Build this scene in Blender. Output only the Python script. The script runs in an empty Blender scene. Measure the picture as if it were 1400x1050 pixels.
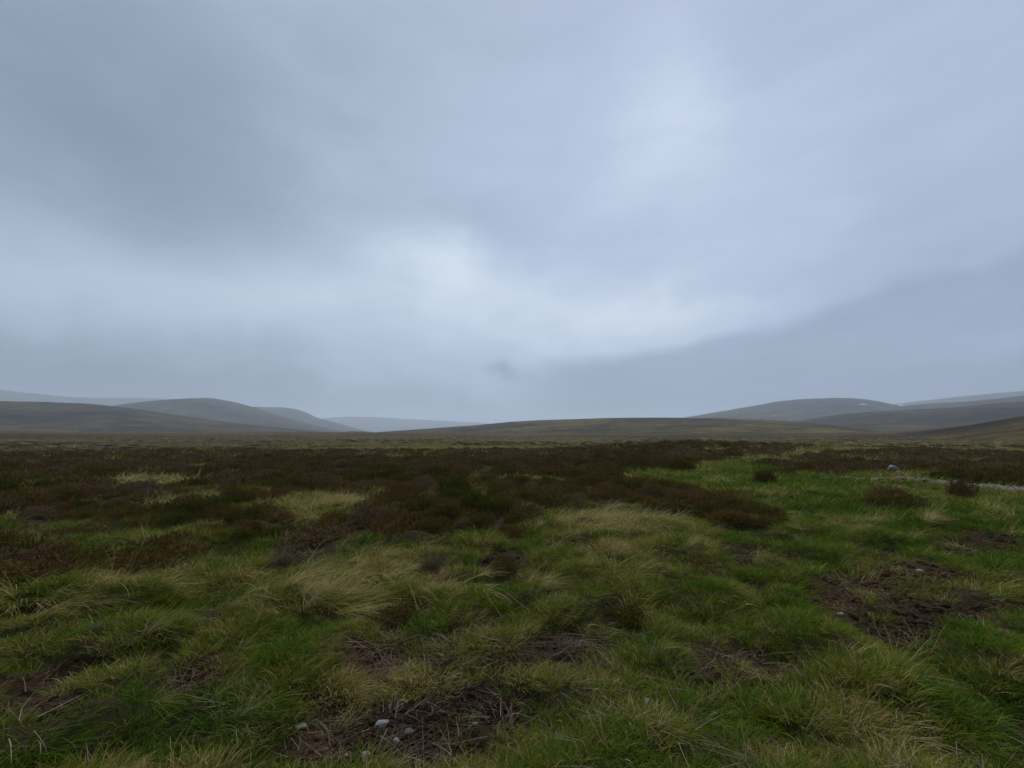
import bpy, math, random
import numpy as np
from mathutils import Vector, Matrix

R = math.radians
rng = np.random.default_rng(11)
random.seed(5)
S = bpy.context.scene
C = S.collection

# ------------------------------------------------------------------ camera
F, CX, CY, HOR = 587.0, 700.0, 525.0, 596.0       # focal length / centre / horizon row of a 1400 x 1050 frame
PITCH = math.atan((HOR - CY) / F)
EYE = 1.6
cam_d = bpy.data.cameras.new('camera')
cam = bpy.data.objects.new('camera', cam_d)
C.objects.link(cam)
cam_d.sensor_width = 36.0
cam_d.lens = 36.0 * F / 1400.0
cam_d.clip_start = 0.05
cam_d.clip_end = 30000
cam.location = (0, 0, EYE)
cam.rotation_euler = (R(90) + PITCH, 0, 0)
S.camera = cam

def ray(px, py):
    X, U = (px - CX) / F, (CY - py) / F
    c, s = math.cos(PITCH), math.sin(PITCH)
    v = np.array([X, c - s * U, s + c * U])
    return v / np.linalg.norm(v)

def azel(px, py):
    v = ray(px, py)
    return math.degrees(math.atan2(v[0], v[1])), math.degrees(math.asin(v[2]))

# ------------------------------------------------------------------ node helper
class NT:
    def __init__(s, tree):
        s.t = tree; s.n = tree.nodes; s.l = tree.links
    def new(s, typ, ins=None, **kw):
        nd = s.n.new(typ)
        for k, v in kw.items(): setattr(nd, k, v)
        for k, v in (ins or {}).items(): s.put(nd.inputs[k], v)
        return nd
    def put(s, sock, v):
        if isinstance(v, bpy.types.NodeSocket): s.l.new(v, sock)
        elif v is not None: sock.default_value = v
    def m(s, op, a, b=None, c=None, clamp=False):
        nd = s.n.new('ShaderNodeMath'); nd.operation = op; nd.use_clamp = clamp
        s.put(nd.inputs[0], a)
        if b is not None: s.put(nd.inputs[1], b)
        if c is not None: s.put(nd.inputs[2], c)
        return nd.outputs[0]
    def ss(s, x, a, b, lo=0.0, hi=1.0):
        nd = s.n.new('ShaderNodeMapRange'); nd.interpolation_type = 'SMOOTHSTEP'
        s.put(nd.inputs['Value'], x)
        nd.inputs['From Min'].default_value = a; nd.inputs['From Max'].default_value = b
        nd.inputs['To Min'].default_value = lo; nd.inputs['To Max'].default_value = hi
        return nd.outputs[0]
    def noise(s, vec, scale, detail=4, rough=.55, dist=0.0):
        nd = s.n.new('ShaderNodeTexNoise')
        s.put(nd.inputs['Vector'], vec)
        nd.inputs['Scale'].default_value = scale; nd.inputs['Detail'].default_value = detail
        nd.inputs['Roughness'].default_value = rough; nd.inputs['Distortion'].default_value = dist
        return nd.outputs['Fac'] if 'Fac' in nd.outputs else nd.outputs[0]
    def mix(s, fac, a, b, blend='MIX'):
        nd = s.n.new('ShaderNodeMix'); nd.data_type = 'RGBA'; nd.blend_type = blend
        s.put(nd.inputs[0], fac)
        for sock, v in ((nd.inputs[6], a), (nd.inputs[7], b)):
            if isinstance(v, tuple) and len(v) == 3: v = v + (1,)
            s.put(sock, v)
        return nd.outputs[2]
    def ramp(s, fac, stops):
        nd = s.n.new('ShaderNodeValToRGB'); e = nd.color_ramp.elements
        while len(e) < len(stops): e.new(.5)
        for el, (p, c) in zip(e, stops): el.position = p; el.color = tuple(c) + (1,)
        s.put(nd.inputs[0], fac)
        return nd.outputs[0]

# ------------------------------------------------------------------ sky
SUN_EL, SUN_AZ = 58.0, -6.0          # a veiled sun high ahead, a little to the left
W = bpy.data.worlds.new('World'); S.world = W; W.use_nodes = True
w = NT(W.node_tree); w.n.clear()
sky = w.new('ShaderNodeTexSky', sky_type='NISHITA', sun_disc=False, sun_elevation=R(SUN_EL), sun_rotation=R(SUN_AZ))
tc = w.new('ShaderNodeTexCoord').outputs['Generated']
nrm = w.new('ShaderNodeVectorMath', {0: tc}, operation='NORMALIZE').outputs[0]
sx = w.new('ShaderNodeSeparateXYZ', {0: nrm})
dx, dy, dz = sx.outputs
az = w.m('MULTIPLY', w.m('ARCTAN2', dx, dy), 180 / math.pi)
el = w.m('MULTIPLY', w.m('ARCSINE', dz), 180 / math.pi)
zz = w.m('ADD', w.m('MAXIMUM', dz, 0.0), 0.22)
cu = w.m('DIVIDE', dx, zz); cv = w.m('DIVIDE', dy, zz)
plane = w.new('ShaderNodeCombineXYZ', {0: cu, 1: cv, 2: 0.0}).outputs[0]
n_big = w.noise(plane, 0.9, 4, .5)
n_mid = w.noise(plane, 2.2, 6, .55, .3)
strat = w.new('ShaderNodeMapping', {'Vector': nrm, 'Scale': (3.2, 3.2, 11.0)}).outputs[0]
n_rag = w.noise(strat, 1.5, 9, .62, .5)
n_dir = w.noise(nrm, 5.0, 5, .55)
n_fin = w.noise(nrm, 14.0, 4, .5)
wob = w.m('ADD', w.m('MULTIPLY', w.m('SUBTRACT', n_dir, .5), 1.0), w.m('MULTIPLY', w.m('SUBTRACT', n_fin, .5), .35))
azw = w.m('ADD', az, w.m('MULTIPLY', wob, 16))
elw = w.m('ADD', el, w.m('MULTIPLY', wob, 7))
def blob(px, py, sxd, syd, amp):
    a, e = azel(px, py)
    u = w.m('DIVIDE', w.m('SUBTRACT', azw, a), sxd)
    v = w.m('DIVIDE', w.m('SUBTRACT', elw, e), syd)
    q = w.m('ADD', w.m('MULTIPLY', u, u), w.m('MULTIPLY', v, v))
    return w.m('MULTIPLY', w.m('EXPONENT', w.m('MULTIPLY', q, -1.0)), amp)
terms = [
    blob(230, 250, 20, 9, -.25), blob(50, 60, 24, 13, -.46), blob(480, 60, 14, 8, -.10), blob(700, 40, 16, 9, -.14),
    blob(120, 390, 20, 5, .22), blob(380, 390, 14, 4.5, .20), blob(60, 505, 22, 5, -.46), blob(300, 550, 20, 3.5, -.32),
    blob(570, 345, 8.5, 4.2, .25), blob(620, 375, 6, 3, .10), blob(1000, 230, 16, 8, .05), blob(640, 400, 14, 7, .16), blob(905, 180, 8, 7, .18), blob(800, 140, 16, 9, .07),
    blob(860, 440, 12, 4.5, .30), blob(1000, 420, 12, 4, .12), blob(700, 430, 18, 6, .08), blob(640, 300, 14, 3.5, -.12), blob(960, 398, 6, 1.6, -.10), blob(696, 498, 2.4, .7, -.30), blob(712, 507, 1.6, 1.0, -.26), blob(760, 522, 6, 1.6, -.10), blob(650, 545, 5, 1.2, -.10),
    blob(1150, 310, 20, 6, .06), blob(1350, 300, 9, 9, -.10), blob(650, 570, 16, 3, -.24), blob(850, 560, 16, 3, -.12), blob(1330, 540, 14, 3, -.18),
]
fld = w.m('ADD', .60, w.m('MULTIPLY', w.m('SUBTRACT', n_big, .5), .22))
fld = w.m('ADD', fld, w.m('MULTIPLY', w.m('SUBTRACT', n_mid, .5), .22))
fld = w.m('ADD', fld, w.m('MULTIPLY', w.m('SUBTRACT', n_rag, .5), .22))
for t in terms: fld = w.m('ADD', fld, t)
# the darker cloud bank that slopes up to the right, with a soft ragged top
edge = w.m('ADD', w.m('MULTIPLY', az, .135), 9.0)
below = w.m('SUBTRACT', w.m('ADD', edge, w.m('MULTIPLY', wob, 5.5)), el)
bank = w.m('MULTIPLY', w.ss(below, -.5, 1.7), w.ss(az, -2, 9))
bank = w.m('MULTIPLY', bank, w.ss(az, 22, 50, 1.0, .45))
fld = w.m('SUBTRACT', fld, w.m('MULTIPLY', bank, .36), clamp=True)
ccol = w.ramp(fld, [(0.0, (.236, .288, .392)), (.30, (.325, .393, .518)), (.62, (.465, .550, .718)), (.85, (.620, .715, .870)), (1.0, (.75, .83, .94))])
hue = w.ss(w.m('ADD', az, w.m('MULTIPLY', wob, 40)), -45, 50)
ccol = w.mix(hue, w.mix(1.0, ccol, (.975, 1.01, .985), 'MULTIPLY'), w.mix(1.0, ccol, (1.005, .995, 1.02), 'MULTIPLY'))
bg_sky = w.new('ShaderNodeBackground', {'Color': sky.outputs[0], 'Strength': 0.07})
bg_cl = w.new('ShaderNodeBackground', {'Color': ccol, 'Strength': 0.62})
mx = w.new('ShaderNodeMixShader', {0: 0.97, 1: bg_sky.outputs[0], 2: bg_cl.outputs[0]})
w.l.new(mx.outputs[0], w.new('ShaderNodeOutputWorld').inputs['Surface'])

# ------------------------------------------------------------------ sun behind the overcast
sl = bpy.data.lights.new('sun', 'SUN'); sun = bpy.data.objects.new('sun', sl); C.objects.link(sun)
sl.energy = 1.5; sl.angle = R(35); sl.color = (1, .97, .93)
sdir = Vector((math.sin(R(SUN_AZ)) * math.cos(R(SUN_EL)), math.cos(R(SUN_AZ)) * math.cos(R(SUN_EL)), math.sin(R(SUN_EL))))
sun.rotation_euler = (-sdir).to_track_quat('-Z', 'Y').to_euler()
S.view_settings.view_transform = 'Standard'; S.view_settings.look = 'None'
S.view_settings.exposure = 0.585; S.view_settings.gamma = 1.0; S.view_settings.use_curve_mapping = False
S.render.engine = 'CYCLES'
S.cycles.use_denoising = True
S.cycles.max_bounces = 5; S.cycles.diffuse_bounces = 2; S.cycles.glossy_bounces = 1; S.cycles.transmission_bounces = 2
S.cycles.volume_bounces = 2; S.cycles.use_adaptive_sampling = True; S.cycles.adaptive_threshold = 0.01

# ------------------------------------------------------------------ noise and terrain height
_perm = np.random.default_rng(3).permutation(512)
_perm = np.concatenate([_perm, _perm])
_g = np.random.default_rng(4).uniform(0, 2 * np.pi, 512)
def perlin(x, y):
    x = np.asarray(x, float); y = np.asarray(y, float)
    xi = np.floor(x).astype(int); yi = np.floor(y).astype(int)
    xf = x - xi; yf = y - yi
    u = xf ** 3 * (xf * (xf * 6 - 15) + 10); v = yf ** 3 * (yf * (yf * 6 - 15) + 10)
    def gr(i, j, fx, fy):
        a = _g[_perm[(_perm[i & 511] + j) & 511]]
        return np.cos(a) * fx + np.sin(a) * fy
    n00 = gr(xi, yi, xf, yf); n10 = gr(xi + 1, yi, xf - 1, yf)
    n01 = gr(xi, yi + 1, xf, yf - 1); n11 = gr(xi + 1, yi + 1, xf - 1, yf - 1)
    return ((n00 * (1 - u) + n10 * u) * (1 - v) + (n01 * (1 - u) + n11 * u) * v) * 1.5
def fbm(x, y, o=4):
    s = 0; a = 1; t = 0
    for k in range(o):
        s = s + a * perlin(x * 2 ** k + 17.3 * k, y * 2 ** k - 9.1 * k); t += a; a *= .5
    return s / t
def sstep(a, b, x):
    t = np.clip((np.asarray(x, float) - a) / (b - a), 0, 1)
    return t * t * (3 - 2 * t)

def gp(px, py):                       # pixel -> point of a level ground plane
    v = ray(px, py); t = EYE / -v[2]
    return np.array([v[0] * t, v[1] * t])

# peat scars: (px, py, half width px, half height px, strength, reddish litter 0..1)
SCARS = [(140, 912, 62, 13, 1, .15), (255, 930, 48, 20, 1, .2), (40, 955, 60, 40, .55, .5), (490, 893, 75, 20, .75, .9),
         (470, 975, 70, 22, 1, .3), (640, 968, 80, 30, 1, .1), (560, 1020, 90, 30, 1, .35), (440, 1025, 60, 28, .8, .9),
         (1215, 795, 88, 20, 1, .75), (1240, 848, 62, 24, 1, .25), (1140, 822, 34, 18, .8, .7), (1350, 832, 60, 10, .9, .4),
         (1020, 763, 38, 7, .9, .2), (1000, 905, 46, 26, .7, .55), (845, 822, 22, 10, .9, .2), (770, 872, 36, 20, .6, .3),
         (540, 842, 44, 15, .9, .2), (1210, 757, 34, 7, .7, .3), (690, 774, 34, 12, .5, .2), (1135, 858, 18, 9, .9, .1),
         (1040, 1035, 40, 20, .6, .5), (900, 960, 60, 16, .35, .8), (725, 895, 60, 18, .4, .9), (1340, 752, 60, 12, .5, .5)]
def scar_world():
    out = []
    for px, py, a, b, s, red in SCARS:
        c = gp(px, py); ex = gp(px + a, py) - c; e1 = gp(px, py - b) - c; e2 = gp(px, py + b) - c
        ey = (e1 - e2) / 2
        M = np.linalg.inv(np.array([[ex[0], ey[0]], [ex[1], ey[1]]]))
        out.append((c + (e1 + e2) / 2, M, s, red))
    return out
SCAR_W = scar_world()
def peat_mask(x, y):
    """bare peat 0..1 and how reddish its litter is 0..1"""
    x = np.asarray(x, float); y = np.asarray(y, float)
    j = fbm(x * 2.2, y * 2.2, 4) * .55 + perlin(x * 9, y * 9) * .18
    p = np.zeros_like(x); red = np.zeros_like(x)
    for c, M, s, rd in SCAR_W:
        u = M[0, 0] * (x - c[0]) + M[0, 1] * (y - c[1]); v = M[1, 0] * (x - c[0]) + M[1, 1] * (y - c[1])
        d = np.sqrt(u * u + v * v) + j
        m = sstep(1.55, 1.0, d) * s
        red = np.where(m > p, rd, red); p = np.maximum(p, m)
    return p, red

# the gravel track on the right
TRACK = [gp(1120, 656), gp(1150, 657), gp(1190, 658), gp(1240, 660), gp(1300, 663.5), gp(1350, 667), gp(1400, 670), gp(1470, 676), gp(1600, 689)]
TW = [.06, .14, .20, .26, .45, .60, .66, .66, .66]
def track_dist(x, y):
    x = np.asarray(x, float); y = np.asarray(y, float)
    best = np.full(x.shape, 99.)
    for a, b, wa, wb in zip(TRACK[:-1], TRACK[1:], TW[:-1], TW[1:]):
        d = b - a; L = d @ d
        t = np.clip(((x - a[0]) * d[0] + (y - a[1]) * d[1]) / L, 0, 1)
        best = np.minimum(best, np.hypot(x - a[0] - t * d[0], y - a[1] - t * d[1]) / (wa + (wb - wa) * t))
    return best

def H(x, y):
    x = np.asarray(x, float); y = np.asarray(y, float)
    r = np.hypot(x, y)
    z = (.10 * fbm(x * .9, y * .9, 3) + .035 * perlin(x * 3.1, y * 3.1)) * sstep(1.0, 3.0, r)
    p, _ = peat_mask(x, y) if np.any(r < 16) else (0, 0)
    z = z + .26 * (1 - .8 * p) * (np.abs(perlin(x * 1.05 + 50, y * 1.25)) - .25) * sstep(1.5, 3.5, r) * sstep(16, 10, r)
    z = z + .17 * fbm(x * .22 + 5, y * .22 - 3, 3) * sstep(2, 9, r) * sstep(120, 60, r)
    z = z + .95 * np.exp(-((x - 17) / 11) ** 2 - ((y - 38) / 7) ** 2)
    z = z + .45 * np.exp(-((x - 6) / 4) ** 2 - ((y - 27) / 3) ** 2)
    z = z + .5 * fbm(x * .03, y * .03, 3) * sstep(25, 90, r)
    z = z + (4.4 + .7 * fbm(x * .006, y * .006, 2)) * sstep(52, 420, r) + 5.0 * sstep(300, 1200, r) - 14 * sstep(1500, 5500, r)
    return z - .05 * p * sstep(16, 10, r)

_rs = np.concatenate([np.linspace(.8, 30, 700), np.geomspace(30.2, 5000, 500)])
def at(px, py):
    """point of the real terrain seen at a pixel, and its distance"""
    v = ray(px, py); h = np.hypot(v[0], v[1])
    X, Y = v[0] / h * _rs, v[1] / h * _rs
    Z = EYE + v[2] / h * _rs
    k = np.argmax(Z <= H(X, Y))
    if k == 0: k = len(_rs) - 1
    return np.array([X[k], Y[k], float(H(X[k], Y[k]))]), _rs[k]

# ------------------------------------------------------------------ vegetation zones (polygons on the ground plane)
def poly(*pts): return np.array([gp(*p) for p in pts])
def inside(P, x, y):
    res = np.zeros(np.shape(x), bool); n = len(P)
    for i in range(n):
        x0, y0 = P[i]; x1, y1 = P[(i + 1) % n]
        c = ((y0 > y) != (y1 > y)) & (x < (x1 - x0) * (y - y0) / (y1 - y0 + 1e-12) + x0)
        res ^= c
    return res
Z_HEATHER = [poly((-900, 617), (820, 617), (870, 611), (1130, 611), (1110, 623), (1000, 631), (950, 640), (880, 644), (850, 660), (900, 668), (985, 674), (1048, 694),
                  (1052, 714), (985, 712), (905, 694), (820, 697), (735, 703), (722, 735), (650, 730), (560, 742), (520, 748), (440, 742), (330, 742), (262, 735), (230, 720), (130, 722), (60, 742), (-300, 750)),
             poly((-100, 752), (60, 750), (105, 770), (80, 796), (-100, 800)), poly((140, 745), (230, 738), (262, 768), (215, 785), (150, 775)),
             poly((1050, 640), (1105, 628), (1240, 618), (1420, 622), (1800, 640), (1800, 662), (1500, 660), (1380, 656), (1290, 650), (1240, 648), (1150, 650), (1080, 649)),
             poly((1190, 680), (1240, 676), (1265, 688), (1225, 698), (1190, 692))]
Z_HOLES = [poly((345, 702), (372, 684), (440, 678), (515, 684), (520, 700), (480, 712), (400, 716)), poly((120, 660), (170, 651), (280, 652), (300, 662), (220, 667)),
           poly((180, 692), (230, 678), (290, 672), (280, 685), (220, 698)), poly((0, 662), (80, 656), (110, 662), (40, 668)), poly((600, 682), (625, 672), (640, 678), (618, 686)),
           poly((640, 666), (665, 658), (680, 664), (660, 670)), poly((900, 652), (960, 643), (985, 660), (940, 668))]
def heather_mask(x, y):
    x = np.asarray(x, float); y = np.asarray(y, float)
    r = np.hypot(x, y)
    jx = x + perlin(x * .8, y * .8) * .045 * r + perlin(x * 2.3 + 7, y * 2.3) * .02 * r
    jy = y + perlin(x * .8 + 31, y * .8 + 11) * .05 * r
    m = np.zeros(x.shape, bool)
    for P in Z_HEATHER: m |= inside(P, jx, jy)
    for P in Z_HOLES: m &= ~inside(P, jx, jy)
    g = perlin(x * .35 + 3, y * .35 + 8) + .5 * perlin(x * 1.1, y * 1.1)
    m &= ~(g > np.where(r < 30, .56, .52))
    return m
def near_poly_field(ells, x, y):
    f = np.zeros(np.shape(x))
    for px, py, a, b, s in ells:
        c = gp(px, py); ex = gp(px + a, py) - c; ey = (gp(px, py - b) - gp(px, py + b)) / 2
        M = np.linalg.inv(np.array([[ex[0], ey[0]], [ex[1], ey[1]]]))
        u = M[0, 0] * (x - c[0]) + M[0, 1] * (y - c[1]); v = M[1, 0] * (x - c[0]) + M[1, 1] * (y - c[1])
        f = np.maximum(f, s * np.exp(-(u * u + v * v) ** 1.3))
    return f
STRAW = [(460, 795, 120, 48, 1), (560, 815, 70, 30, .9), (130, 805, 130, 26, .7), (830, 715, 90, 18, .8), (215, 745, 40, 20, .6), (440, 695, 85, 17, .75), (200, 658, 90, 8, .9),
         (230, 686, 55, 10, .6), (1190, 1000, 60, 40, 1), (1090, 1010, 70, 30, .7), (1200, 907, 30, 8, .9), (1090, 718, 22, 10, .7), (1160, 718, 22, 9, .8), (985, 656, 26, 6, .8), (1275, 724, 14, 6, .7),
         (760, 800, 120, 22, .3), (1000, 840, 60, 15, .45), (860, 770, 80, 16, .5), (40, 805, 70, 25, .8), (1300, 1000, 60, 30, .5), (1320, 930, 50, 12, .4)]
LUSH = [(1150, 695, 130, 24, 1), (1300, 722, 140, 26, 1), (1130, 660, 60, 10, .9), (1020, 655, 90, 12, .9), (960, 990, 110, 50, .8), (385, 870, 60, 25, .8), (220, 990, 190, 50, .8), (120, 1020, 140, 30, .7),
        (60, 835, 90, 20, .7), (725, 965, 22, 25, 1), (1080, 790, 70, 20, .6), (1300, 890, 120, 40, .5), (900, 700, 60, 8, .3), (640, 905, 40, 20, .6), (1100, 640, 60, 6, .7), (250, 820, 120, 22, .5)]
RUSSET = [(600, 915, 130, 32, 1), (700, 900, 80, 40, .9), (780, 850, 60, 25, .7), (480, 905, 90, 25, .9), (880, 830, 70, 22, .6), (960, 900, 80, 30, .6), (890, 985, 60, 40, .7), (60, 930, 90, 40, .8), (330, 935, 70, 25, .6), (1130, 810, 60, 22, .7), (1020, 770, 60, 12, .6), (420, 1020, 80, 30, .8), (1080, 1020, 60, 26, .6), (620, 745, 60, 10, .5), (250, 860, 90, 18, .4)]
def russet_f(x, y): return near_poly_field(RUSSET, x, y)
def straw_f(x, y): return near_poly_field(STRAW, x, y)
def lush_f(x, y): return near_poly_field(LUSH, x, y)

# ------------------------------------------------------------------ mesh helpers
def mesh_np(name, verts, faces, mats=(), smooth=True, attrs=None):
    me = bpy.data.meshes.new(name)
    verts = np.asarray(verts, np.float32)
    if isinstance(faces, np.ndarray):
        k = faces.shape[1]; nf = len(faces)
        me.vertices.add(len(verts)); me.vertices.foreach_set('co', verts.ravel())
        me.loops.add(nf * k); me.loops.foreach_set('vertex_index', faces.astype(np.int32).ravel())
        me.polygons.add(nf); me.polygons.foreach_set('loop_start', np.arange(0, nf * k, k, dtype=np.int32))
        me.update(calc_edges=True)
    else:
        me.from_pydata([tuple(map(float, v)) for v in verts], [], faces)
    for k, a in (attrs or {}).items():
        at_ = me.attributes.new(k, 'FLOAT', 'POINT'); at_.data.foreach_set('value', np.asarray(a, np.float32))
    if smooth: me.polygons.foreach_set('use_smooth', np.ones(len(me.polygons), bool))
    for m in mats: me.materials.append(m)
    me.validate(); me.update()
    return me
def link(name, me, parent=None, loc=None, rotz=0, scale=1, **props):
    o = bpy.data.objects.new(name, me); C.objects.link(o)
    if parent: o.parent = parent
    if loc is not None: o.location = tuple(float(v) for v in loc)
    o.rotation_euler = (0, 0, rotz)
    o.scale = (scale,) * 3 if np.isscalar(scale) else tuple(scale)
    for k, v in props.items(): o[k] = v
    return o

# ------------------------------------------------------------------ materials
def mat(name):
    m = bpy.data.materials.new(name); m.use_nodes = True
    t = NT(m.node_tree); t.n.clear()
    return m, t
def out(t, sh): t.l.new(sh, t.new('ShaderNodeOutputMaterial').inputs['Surface'])
def attr(t, name, typ='GEOMETRY'):
    return t.new('ShaderNodeAttribute', attribute_name=name, attribute_type=typ).outputs['Fac']

MOOR_SCALE = 1.0
def moor_colour(t, P):
    """far moor: mosaic of brown heather, olive grass and paler bent"""
    st = t.new('ShaderNodeMapping', {'Vector': P, 'Scale': (.6, 1.0, 1.0)}).outputs[0]
    a = t.noise(st, .012, 6, .62, .4); b = t.noise(st, .05, 6, .65, .3); c = t.noise(st, .4, 5, .7)
    f = t.m('ADD', t.m('MULTIPLY', a, .40), t.m('ADD', t.m('MULTIPLY', b, .36), t.m('MULTIPLY', c, .24)))
    return t.ramp(f, [(.38, (.013, .009, .006)), (.45, (.030, .019, .009)), (.50, (.052, .036, .014)), (.55, (.080, .058, .022)), (.62, (.046, .037, .013))])

M_ground, t = mat('peaty_ground')
P = t.new('ShaderNodeNewGeometry').outputs['Position']
far = attr(t, 'far'); hea = attr(t, 'heather'); pea = attr(t, 'peat'); red = attr(t, 'red')
n1 = t.noise(P, 1.6, 8, .7); n2 = t.noise(P, 14, 6, .7); n3 = t.noise(P, 70, 5, .75)
grassy = t.ramp(n1, [(.3, (.026, .026, .012)), (.5, (.042, .044, .016)), (.7, (.055, .045, .022))])
grassy = t.mix(t.ss(n2, .42, .60), grassy, (.044, .027, .014))
heath = t.ramp(n2, [(.3, (.024, .017, .011)), (.6, (.042, .028, .017))])
peat = t.ramp(n3, [(.30, (.010, .007, .005)), (.5, (.024, .0165, .0105)), (.72, (.056, .040, .026))])
rlit = t.ramp(n3, [(.30, (.036, .019, .009)), (.5, (.085, .047, .022)), (.72, (.15, .095, .052))])
peat = t.mix(t.m('MULTIPLY', red, t.ss(n2, .35, .55)), peat, rlit)
col = t.mix(t.ss(hea, .35, .65), grassy, heath)
col = t.mix(t.ss(t.m('ADD', pea, t.m('MULTIPLY', t.m('SUBTRACT', n2, .5), .5)), .3, .6), col, peat)
col = t.mix(far, col, moor_colour(t, P))
bmp = t.new('ShaderNodeBump', {'Strength': 1.0, 'Distance': .045, 'Height': t.m('ADD', n2, t.m('MULTIPLY', n3, .5))})
bs = t.new('ShaderNodeBsdfPrincipled', {'Base Color': col, 'Roughness': .95, 'Specular IOR Level': .04, 'Normal': bmp.outputs[0]})
out(t, bs.outputs[0])

def hill_material(name, tint=(1, 1, 1)):
    m, t = mat(name)
    P = t.new('ShaderNodeNewGeometry').outputs['Position']
    col = moor_colour(t, P)
    st = t.new('ShaderNodeMapping', {'Vector': P, 'Scale': (.55, .35, 2.2)}).outputs[0]
    k = t.noise(st, .013, 9, .68, .8)
    col = t.mix(t.ss(k, .46, .54), col, t.mix(1.0, col, (.52, .48, .48), 'MULTIPLY'))
    fine = t.noise(t.new('ShaderNodeMapping', {'Vector': P, 'Scale': (.8, .5, 3.0)}).outputs[0], .045, 6, .72, .5)
    col = t.mix(t.ss(fine, .50, .60), col, t.mix(1.0, col, (.50, .48, .46), 'MULTIPLY'))
    col = t.mix(t.ss(fine, .42, .33), col, t.mix(1.0, col, (1.55, 1.5, 1.35), 'MULTIPLY'))
    col = t.mix(1.0, col, tint, 'MULTIPLY')
    bm = t.new('ShaderNodeBump', {'Strength': .6, 'Distance': 2.0, 'Height': t.noise(P, .06, 7, .65)})
    out(t, t.new('ShaderNodeBsdfPrincipled', {'Base Color': col, 'Roughness': 1.0, 'Specular IOR Level': .05, 'Normal': bm.outputs[0]}).outputs[0])
    return m
M_hill = hill_material('moorland_hill')
M_rise = hill_material('moorland_rise', (1.25, 1.35, 1.05))

def blade_material(name, stops, tips=(.16, .13, .06), tip_amt=.35, mode='INSTANCER', trans=.3, rough=.6):
    """one blade colour per instance (tint) and per blade; tips a little drier"""
    m, t = mat(name)
    tint = attr(t, 'tint', mode) if mode else .5
    if mode == 'OBJECT': tint = t.new('ShaderNodeSeparateColor', {0: t.new('ShaderNodeObjectInfo').outputs['Color']}).outputs[0]
    b = attr(t, 'blade'); along = attr(t, 'along')
    f = t.m('ADD', tint, t.m('MULTIPLY', t.m('SUBTRACT', b, .5), .70), clamp=True)
    f = t.m('ADD', f, t.ss(b, .86, .90, 0.0, .20), clamp=True)
    col = t.ramp(f, stops)
    dry = t.m('MULTIPLY', t.ss(along, .62, 1.0), t.m('MULTIPLY', t.ss(b, .35, .9), tip_amt))
    col = t.mix(dry, col, tips)
    d = t.new('ShaderNodeBsdfDiffuse', {'Color': col}); tr = t.new('ShaderNodeBsdfTranslucent', {'Color': col})
    sh = t.new('ShaderNodeMixShader', {0: trans, 1: d.outputs[0], 2: tr.outputs[0]}).outputs[0]
    g = t.new('ShaderNodeBsdfGlossy', {'Color': (.5, .5, .5, 1), 'Roughness': .45})
    sh = t.new('ShaderNodeMixShader', {0: .006, 1: sh, 2: g.outputs[0]}).outputs[0]
    out(t, sh)
    return m
GRASS_STOPS = [(.0, (.030, .074, .004)), (.22, (.074, .155, .006)), (.45, (.130, .154, .011)), (.63, (.180, .140, .021)), (.80, (.27, .195, .058)), (1.0, (.42, .33, .15))]
STRAW_STOPS = [(.0, (.085, .115, .016)), (.3, (.160, .158, .032)), (.55, (.30, .24, .075)), (.8, (.43, .335, .130)), (1.0, (.52, .43, .24))]
HEATH_STOPS = [(.0, (.058, .072, .009)), (.25, (.092, .078, .013)), (.5, (.118, .076, .018)), (.75, (.142, .078, .022)), (1.0, (.165, .118, .070))]
TWIG_STOPS = [(.0, (.030, .022, .016)), (.4, (.085, .054, .034)), (.75, (.13, .10, .07)), (1.0, (.20, .17, .13))]
M_grass = blade_material('grass_blades', GRASS_STOPS)
M_straw = blade_material('straw_blades', STRAW_STOPS, (.3, .25, .15), .3)
M_heath = blade_material('heather_sprigs', HEATH_STOPS, (.12, .075, .034), .4, trans=.12)
M_twig = blade_material('dead_twigs', TWIG_STOPS, trans=0.0, tip_amt=0)
M_grass_o = blade_material('tussock_blades', GRASS_STOPS, mode='OBJECT')
M_straw_o = blade_material('dry_tussock_blades', STRAW_STOPS, (.3, .25, .15), .3, mode='OBJECT')
M_heath_o = blade_material('heather_foliage', HEATH_STOPS, (.12, .075, .034), .4, mode='OBJECT', trans=.12)
M_twig_o = blade_material('heather_stems', TWIG_STOPS, mode='OBJECT', trans=0.0, tip_amt=0)

def stone_material(name, a, b, lichen=None):
    m, t = mat(name)
    P = t.new('ShaderNodeTexCoord').outputs['Object']
    n = t.noise(P, 9, 8, .7); n2 = t.noise(P, 45, 6, .7)
    col = t.ramp(t.m('ADD', t.m('MULTIPLY', n, .6), t.m('MULTIPLY', n2, .4)), [(.36, a), (.62, b)])
    if lichen: col = t.mix(t.ss(t.noise(P, 5, 6, .7), .54, .62), col, lichen)
    bm = t.new('ShaderNodeBump', {'Strength': .6, 'Distance': .01, 'Height': n2})
    out(t, t.new('ShaderNodeBsdfPrincipled', {'Base Color': col, 'Roughness': .85, 'Specular IOR Level': .3, 'Normal': bm.outputs[0]}).outputs[0])
    return m
M_white = stone_material('quartz_stone', (.17, .16, .14), (.36, .34, .31))
M_grey = stone_material('grey_stone', (.05, .046, .042), (.12, .112, .10), (.05, .05, .035))
M_pale = stone_material('pale_boulder', (.15, .145, .14), (.33, .315, .30), (.10, .10, .075))
M_gravel = stone_material('track_gravel', (.06, .046, .036), (.155, .12, .098))
M_snow, t = mat('old_snow')
out(t, t.new('ShaderNodeBsdfPrincipled', {'Base Color': t.ramp(t.noise(t.new('ShaderNodeTexCoord').outputs['Object'], .6, 5), [(.35, (.30, .30, .31)), (.6, (.52, .52, .54))]), 'Roughness': .8}).outputs[0])
M_clod, t = mat('peat_clods')
P = t.new('ShaderNodeNewGeometry').outputs['Position']
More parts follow.
